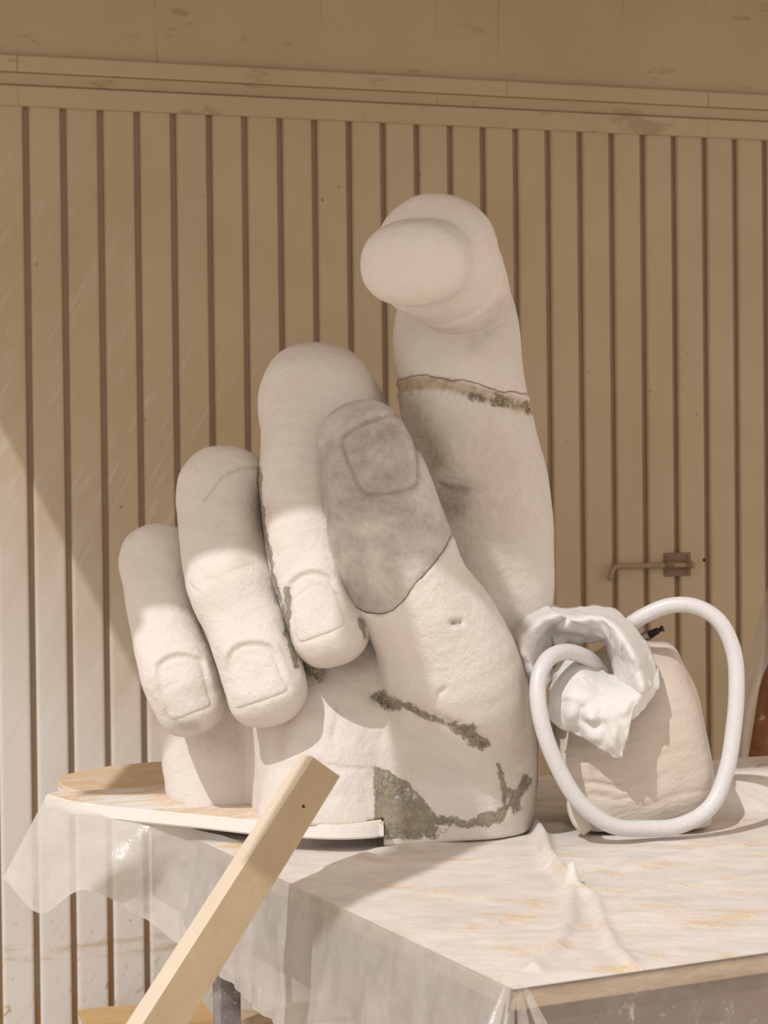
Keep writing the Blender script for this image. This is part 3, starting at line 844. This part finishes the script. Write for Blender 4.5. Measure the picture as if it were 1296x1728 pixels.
# palm, heel and thumb share one field; the thumb is a separate grey stone, cut at its seam
def Z_(px, py, z, D): return (px, py, D)
G = Grid((-.55, 3.6, TZ + .006), (.40, 4.55, 1.92), .0050)
th = chain(G, [(612, 752, 3.90, 76, .80), (628, 800, 3.875, 86, .80), (643, 850, 3.87, 97, .78), (664, 920, 3.875, 104, .80), (700, 1000, 3.89, 100, .88), (745, 1080, 3.93, 110, .98), (768, 1170, 3.98, 124, 1.0), (776, 1270, 4.07, 124, .95), (768, 1430, 4.10, 114, 1.05)], pw=2.2, capf=1.0)
palm = chain(G, [(655, 1010, 4.35, 200, .60), (640, 1130, 4.28, 235, .80), (652, 1260, 4.24, 240, .85), (652, 1440, 4.24, 235, .86)], pw=2.6)
mound = chain(G, [(560, 1140, 4.10, 90, .9), (545, 1260, 4.03, 100, 1.0), (545, 1440, 3.98, 110, 1.1)], pw=2.5)
heel = chain(G, [(400, 1120, 4.33, 110, .7), (385, 1230, 4.26, 114, .9), (392, 1400, 4.22, 100, 1.0)], pw=2.4)
foot = chain(G, [(672, 1320, 4.02, 66, .9), (672, 1440, 3.985, 74, 1.05)], pw=2.4)
palm = smin(palm, foot, .06)
S = smin(th, palm, .07); S = smin(S, mound, .07)
S = smin(S, heel, .012)
xs_ = U(645, 1400, 3.9).x
S = smax(S, np.minimum(SZ1 - .003 - G.Z, xs_ - G.X), .002)
idx2 = None
S += lumps(G, .004, 16, 31) + lumps(G, .0014, 60, 32)
# pits, cracks, gouged mossy joints
S = S + .014 * np.exp(-(((G.u - 764) / 5) ** 2 + ((G.v - 1052) / 4.5) ** 2)) + .013 * np.exp(-(((G.u - 776) / 4.5) ** 2 + ((G.v - 1050) / 5) ** 2))
S = crease(G, S, [(752, 1160), (740, 1170), (735, 1188)], 3.0, .006)
S = crease(G, S, [(634, 1040), (660, 1110), (668, 1150), (655, 1230)], 14, .004)
mossA = [(632, 1176), (655, 1186), (690, 1192), (720, 1208), (760, 1222), (795, 1240), (818, 1256)]
mossB = [(842, 1292), (850, 1330), (852, 1365)]
mossC = [(740, 1385), (790, 1392), (840, 1378), (872, 1345), (886, 1318)]
rough = np.sin(G.u * .42 + G.v * .21) * np.sin(G.v * .37 - G.u * .13 + 1)
S = S + (.006 + .004 * rough) * np.exp(-(line_d(G.u, G.v, mossA) / 10) ** 2) * (G.Y < 4.15)
S = S + (.004 + .003 * rough) * np.exp(-(line_d(G.u, G.v, mossB + mossC[3:]) / 9) ** 2)
S = crease(G, S, [(600, 1160), (560, 1235), (565, 1265)], 4, .002)
S = crease(G, S, [(430, 1222), (400, 1240), (355, 1262)], 3, .003)
# lower step of the base at left: a thin foot
seam = [(400, 1000), (560, 1004), (590, 1018), (612, 1031), (640, 1037), (664, 1030), (682, 1012), (704, 982), (730, 955), (752, 922), (768, 890), (900, 850), (900, 560), (400, 560)]
ss = poly_sd(G.u, G.v, seam) * (3.85 / F)
seamv = ss + 2.0 / F * np.sin(G.u * .2)
gate = np.where(G.Y > 4.06, .02, -1)              # the thumb stone is only the front mass
thumbS = smax(smax(S + .0006, seamv + .0004, .002), th - .012, .006)
palmS = smax(S, -smax(seamv - .0003, th - .0125, .004) , .002)
m2 = [(630, 1296), (655, 1304), (685, 1322), (712, 1348), (735, 1378), (765, 1392), (735, 1412), (640, 1415)]
def st_palm(u, v, V):
    c = np.zeros((len(u), 3), np.float32)
    f = front_only(V, 4.2)
    wv = np.interp(u, [630, 650, 680, 720, 750, 800, 820], [9, 16, 8, 6, 7, 14, 7])
    amp = np.interp(u, [630, 650, 690, 720, 760, 800, 820], [1.0, 1.0, .75, .5, .5, .9, 1.0])
    c[:, 0] = amp * np.exp(-(line_d(u, v, mossA) / wv) ** 2)
    sd = poly_sd(u, v, m2)
    c[:, 0] = np.maximum(c[:, 0], np.clip(.78 - sd / 8, 0, .78) * np.clip((720 - u) / 200 + .75, .55, 1))
    c[:, 0] = np.maximum(c[:, 0], .95 * np.exp(-(line_d(u, v, mossB) / 4.5) ** 2))
    c[:, 0] = np.maximum(c[:, 0], .95 * np.exp(-(line_d(u, v, mossC) / 9) ** 2))
    c[:, 0] = np.maximum(c[:, 0], .8 * np.exp(-(((u - 868) / 15) ** 2 + ((v - 1352) / 24) ** 2) ** 2))
    c[:, 2] = .25 * np.exp(-(line_d(u, v, mossA) / 26) ** 2)
    c[:, 2] += .5 * np.exp(-(line_d(u, v, [(600, 1010), (620, 1032), (645, 1038), (690, 1003), (757, 920), (770, 890)]) / 3.0) ** 2)
    c[:, 2] += .35 * np.exp(-(line_d(u, v, [(520, 1275), (560, 1290), (630, 1296)]) / 3) ** 2) + .3 * np.exp(-(line_d(u, v, [(500, 1175), (480, 1240), (475, 1275)]) / 12) ** 2)
    c[:, 2] += .42 * np.exp(-(((u - 885) / 42) ** 2 + ((v - 1240) / 150) ** 2))  # side turned from the sun: its shade put into the colour as brown
    c[:, 2] += .5 * np.exp(-(((u - 520) / 26) ** 2 + ((v - 1135) / 26) ** 2)) + .35 * np.exp(-(((u - 355) / 50) ** 2 + ((v - 1245) / 22) ** 2))
    c[:, 1] = .75 * np.exp(-(((u - 545) / 8) ** 2 + ((v - 1135) / 12) ** 2)) + .35 * np.exp(-(line_d(u, v, [(568, 1195), (558, 1245)]) / 3) ** 2)
    c[:, 1] += .7 * np.exp(-(((u - 768) / 7) ** 2 + ((v - 1051) / 5) ** 2))
    c[:, 0] += .5 * np.exp(-(line_d(u, v, [(505, 1120), (540, 1145)]) / 8) ** 2)
    return np.clip(c * f[:, None], 0, 1)
sculpt('palm', G, palmS, M_STONE, hand, st_palm)
tn = smooth_poly([(575, 742), (600, 722), (640, 705), (680, 698), (696, 712), (702, 760), (705, 810), (690, 825), (650, 833), (615, 832), (600, 808), (585, 775)], 3)
def sub(G, m): return G
thumbS, tnail = nail_geo(G, thumbS, tn, -1, ridge=.001, groove=.004)
def st_thumb(u, v, V):
    c = np.zeros((len(u), 3), np.float32)
    c[:, 1] = .30 * np.exp(-(((u - 650) / 40) ** 2 + ((v - 740) / 30) ** 2)) + .75 * np.exp(-(line_d(u, v, tn + [tn[0]]) / 3) ** 2)  # grey patch, plus a darker line drawn along the nail outline
    c[:, 1] += .25 * np.exp(-(line_d(u, v, [(545, 790), (560, 730), (600, 690)]) / 18) ** 2)
    return np.clip(c, 0, 1)
tho = sculpt('thumb', G, thumbS, M_STONE_GREY, hand, st_thumb); tho['label'] = 'grey veined thumb stone'
sculpt('fingernail', G, tnail, M_STONE_GREY, tho, st_thumb)

# ------------------------------------------------------------------ leaning wooden beam
A = U(507, 1272, 3.60); vtop = U(528, 1277, 3.575); bot = U(239, 1728, 3.03)
ax = (bot - vtop).normalized()
vd = (vtop - EYEP).normalized()
nimg = ax.cross(vd).normalized()
if nimg.x < 0: nimg = -nimg
nimg = (nimg - ax * nimg.dot(ax)).normalized()
vp = (vd - ax * vd.dot(ax)).normalized()
a_ = math.radians(19)
nd = (-vp * math.cos(a_) + nimg * math.sin(a_)).normalized()      # dark face normal
nl = (-vp * math.sin(a_) - nimg * math.cos(a_)).normalized()      # light face normal
L = (vtop.z - .0) / abs(ax.z) - .04
S_ = .068
beam = bpy.data.objects.new('wooden_beam', None)
bm = bmesh.new()
def slide(p, v):
    for _ in range(6):
        _, cv = proj(np.array(p, dtype=np.float32)); _, cv2 = proj(np.array(p + ax * .01, dtype=np.float32))
        p = p + ax * .01 * float((v - cv) / (cv2 - cv))
    return p
cA = slide(vtop - nl * S_, 1310); cB = slide(vtop - nd * S_, 1272)
cor = [vtop, cA, cA + cB - vtop, cB]
lo_ = [bm.verts.new(p + ax * L) for p in cor]; hi_ = [bm.verts.new(p) for p in cor]
bm.faces.new(lo_); bm.faces.new(hi_)
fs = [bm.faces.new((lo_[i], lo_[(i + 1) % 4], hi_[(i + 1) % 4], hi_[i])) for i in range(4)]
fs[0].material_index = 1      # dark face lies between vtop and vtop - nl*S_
bmesh.ops.bevel(bm, geom=bm.edges[:], offset=.0015, segments=1, affect='EDGES')
bmesh.ops.recalc_face_normals(bm, faces=bm.faces[:])
OM = Matrix((nl, nd, -ax)).transposed().to_4x4(); OM.translation = vtop
bm.transform(OM.inverted())
me = bpy.data.meshes.new('wooden_beam'); bm.to_mesh(me); bm.free()
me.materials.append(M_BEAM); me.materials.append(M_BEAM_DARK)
beam = bpy.data.objects.new('wooden_beam', me); C.objects.link(beam); beam.matrix_world = OM
tag(beam, 'square pale wooden beam leaning up in front of the stone hand', 'beam')
kp = U(512, 1361, 3.45)
t = (vtop - EYEP).dot(nd) / ray(512, 1361).dot(nd); kp = EYEP + ray(512, 1361) * t
kn = tube('knot_hole', [kp - nd * .001, kp + nd * .0006], [.0035, .0035], M_HOLE, None, n=1, seg=10)
kn.parent = beam; kn.matrix_parent_inverse = OM.inverted()

# ------------------------------------------------------------------ film hanging from the slab, left
hf = empty('hanging_film', 'torn translucent film hanging from the slab edge over the lower left', 'plastic sheet')
patch('film_sheet', [
    [(78, 1343, 4.22), (130, 1366, 4.14), (220, 1384, 4.08), (300, 1398, 4.03), (380, 1412, 3.98), (462, 1428, 3.93)],
    [(40, 1415, 4.24), (115, 1435, 4.12), (200, 1450, 4.02), (290, 1470, 4.05), (365, 1480, 3.96), (430, 1500, 3.92)],
    [(6, 1480, 4.26), (66, 1540, 4.14), (142, 1500, 4.04), (240, 1552, 4.06), (320, 1598, 3.97), (392, 1560, 3.95)]],
    M_FILM, hf, nu=16, nv=16, disp=.010, scale=7)
patch('film_fold', [
    [(255, 1392, 4.10), (330, 1408, 4.06), (400, 1425, 4.02), (455, 1440, 3.98)],
    [(330, 1450, 4.03), (365, 1470, 4.0), (400, 1490, 3.98), (450, 1500, 3.96)],
    [(318, 1590, 4.0), (345, 1560, 3.98), (385, 1600, 3.96), (450, 1560, 3.96)]],
    M_FILM_CLEAR, hf, nu=12, nv=12, disp=.012, scale=10, sharp=.6)
patch('film_fold', [
    [(430, 1475, 3.80), (455, 1485, 3.76), (480, 1490, 3.72)],
    [(400, 1560, 3.82), (440, 1580, 3.78), (475, 1590, 3.74)],
    [(368, 1634, 3.84), (420, 1660, 3.80), (470, 1690, 3.76)]],
    M_FILM, hf, nu=12, nv=12, disp=.008, scale=9, sharp=.4)

# boards low behind
def low_board(name, lo, hi, mat, pos, rz, label, cat):
    o = bm_link(name, box_bm(lo, hi, .001, 1), mat)
    o.matrix_world = Matrix.Translation(pos) @ Matrix.Rotation(rz, 4, 'Z'); tag(o, label, cat)
    for f in (.12, .88):
        x = lo[0] + (hi[0] - lo[0]) * f
        b = bm_link('batten', box_bm((x - .03, lo[1] + .01, -pos.z + .001), (x + .03, hi[1] - .01, -.0005), .002, 1), M_EDGE, o)
low_board('plywood_board', (-.24, -.10, .0), (.12, .14, .018), M_PLY, P(285, 1722, .14), .30, 'small plywood board low against the door, left of the metal table leg', 'board')
pp = P(372, 1722, .14); dd_ = Vector((math.cos(.42), math.sin(.42), 0))
low_board('wooden_plank', (.0, -.05, 0), (.70, .05, .03), M_EDGE, pp + Vector((.04, -.06, 0)), .42, 'pale flat plank lying low to the right of the metal table leg', 'plank')

# ------------------------------------------------------------------ sandbag with its folded mouth
bag = empty('sandbag', 'bulging tan woven sandbag with white folded-back plastic mouth', 'bag')
bc = U(1068, 1245, 4.11)
lo = U(880, 1430, 3.90); hi = U(1235, 1010, 4.4)
G = Grid((lo.x - .03, 3.84, TZ + .012), (hi.x + .03, 4.42, hi.z + .03), .0048)
def bag_field(G):
    body = chain(G, [(1082, 1128, 4.20, 42, .9), (1064, 1170, 4.15, 92, .85), (1060, 1235, 4.12, 122, .85), (1072, 1300, 4.11, 124, .9), (1092, 1360, 4.12, 104, 1.0)], pw=2.9, capf=.75)
    # lower corners
    r_ = chain(G, [(1116, 1118, 4.20, 34, .9), (1146, 1170, 4.20, 28, 1), (1160, 1250, 4.19, 28, 1), (1176, 1335, 4.17, 24, 1)], pw=2.2)
    l_ = chain(G, [(975, 1290, 4.04, 26, 1), (1000, 1375, 4.02, 26, 1.0)], pw=2.2)
    S = smin(body, r_, .05); S = smin(S, l_, .04)
    bt = chain(G, [(1010, 1375, 4.04, 24, 1), (1080, 1375, 4.06, 26, 1), (1165, 1350, 4.16, 24, 1)], ref=(0, 1, 0))
    S = smin(S, bt, .04)
    S += lumps(G, .004, 22, 51) + lumps(G, .0018, 60, 52)
    for pl, w_, d_ in (([(965, 1320), (1010, 1322), (1050, 1330), (1085, 1310)], 4, .005), ([(975, 1250), (1000, 1320)], 4, .003), ([(1000, 1340), (1040, 1350), (1090, 1340)], 4, .0025),
                       ([(945, 1270), (1000, 1275), (1060, 1268)], 5, .002), ([(1010, 1300), (1090, 1290), (1160, 1262)], 6, .002), ([(1090, 1360), (1140, 1340), (1190, 1335)], 5, .002)):
        S = crease(G, S, pl, w_, d_)
    return S
sculpt('bag_body', G, bag_field(G), M_BAG, bag)
th_ = .0012
patch('mouth_fold', [
    [(902, 1188, 4.02), (869, 1132, 4.03), (857, 1086, 4.06), (884, 1042, 4.10), (918, 1019, 4.14)],
    [(925, 1160, 3.95), (892, 1118, 3.92), (885, 1080, 3.92), (908, 1052, 3.95), (945, 1040, 3.97)],
    [(940, 1140, 4.05), (925, 1110, 4.06), (935, 1085, 4.08), (955, 1070, 4.10), (985, 1062, 4.10)]],
    M_BAGFILM, bag, 12, 12, .013, 14, th_, .8)
patch('mouth_fold', [
    [(918, 1017, 4.16), (960, 1028, 4.14), (1010, 1026, 4.12), (1052, 1040, 4.08), (1092, 1085, 4.04), (1112, 1140, 4.0)],
    [(925, 1050, 4.02), (960, 1050, 3.98), (1010, 1048, 3.94), (1048, 1075, 3.90), (1072, 1118, 3.89), (1088, 1170, 3.89)],
    [(938, 1098, 4.08), (965, 1094, 4.07), (1015, 1082, 4.06), (1026, 1108, 4.05), (1034, 1135, 4.02), (1050, 1190, 3.95)]],
    M_BAGFILM, bag, 14, 14, .014, 14, th_, .8)
patch('mouth_fold', [
    [(936, 1128, 4.02), (975, 1108, 4.02), (1012, 1128, 4.02), (1035, 1140, 4.01), (1085, 1130, 3.99), (1112, 1128, 4.02)],
    [(928, 1170, 3.95), (970, 1175, 3.91), (1015, 1190, 3.90), (1055, 1190, 3.88), (1085, 1175, 3.89), (1111, 1165, 3.94)],
    [(922, 1210, 3.95), (955, 1236, 3.93), (1000, 1258, 3.91), (1049, 1284, 3.89), (1052, 1232, 3.89), (1080, 1205, 3.91)]],
    M_BAGFILM, bag, 16, 16, .012, 14, th_, .8)
# bottom-left twisted corner tail
tube('corner_tail', [U(975, 1340, 4.0), U(968, 1360, 3.98), U(978, 1385, 3.965), U(992, 1404, 3.955)], [.018, .015, .017, .012], M_BAG, bag, n=4, seg=12)

# white hose looped round the bag
hp = [(1052, 1062, 4.10), (1085, 1040, 4.09), (1130, 1022, 4.08), (1175, 1024, 4.07), (1215, 1050, 4.06), (1238, 1100, 4.05), (1243, 1160, 4.03), (1238, 1230, 4.01), (1226, 1300, 3.99),
      (1200, 1360, 3.97), (1150, 1392, 3.95), (1090, 1402, 3.93), (1030, 1392, 3.90), (975, 1350, 3.88), (935, 1280, 3.87), (912, 1210, 3.87), (908, 1150, 3.89), (925, 1112, 3.92), (955, 1100, 3.96), (990, 1110, 4.0), (1012, 1132, 4.06), (1022, 1150, 4.10)]
hpts = [U(*q) for q in hp]
for p in hpts:
    p.z = max(p.z, TZ + .031)
o = tube('hose', [tuple(p) for p in hpts], [.0172] * len(hpts), M_HOSE, None, n=8, seg=24)
tag(o, 'thick white braided hose looped around the sandbag', 'hose')
con = empty('hose_connector', 'small black hose connector sticking up behind the sandbag', 'connector')
ca_, cb_ = U(1086, 1076, 4.22), U(1119, 1060, 4.20)
def lp(t): return tuple(ca_.lerp(cb_, t))
tube('hose_end', [lp(-1.2), lp(-.5), lp(.30)], [.011, .011, .011], M_BRASS, con, n=2, seg=16)
tube('collar', [lp(.28), lp(.36), lp(.5), lp(.66)], [.009, .0095, .008, .0075], M_BLACK, con, n=2, seg=16)
tube('nozzle', [lp(.64), lp(.72), lp(.78), lp(.9), lp(.94), lp(1.0)], [.005, .0085, .005, .005, .0075, .007], M_BLACK, con, n=2, seg=16)

# ------------------------------------------------------------------ leaning rusty post with film, far right
post = empty('leaning_post', 'rusty red-brown post leaning at the right edge, half wrapped in film', 'post')
pa, pb_ = U(1262, 1420, 5.42), U(1345, 900, 5.55)
tube('post_body', [pa - (pb_ - pa) * .55, pa, pb_, pb_ + (pb_ - pa) * .25], [.044] * 4, M_RUST, post, n=1, seg=4)
patch('film_wrap', [
    [(1318, 940, 5.61), (1290, 1010, 5.53), (1262, 1120, 5.42), (1240, 1230, 5.33), (1228, 1350, 5.25)],
    [(1340, 950, 5.49), (1308, 1030, 5.43), (1278, 1130, 5.33), (1254, 1230, 5.27), (1244, 1350, 5.19)],
    [(1350, 980, 5.47), (1325, 1040, 5.42), (1292, 1130, 5.33), (1266, 1220, 5.27), (1250, 1350, 5.19)]],
    M_FILM_CLEAR, post, 8, 6, .01, 8)
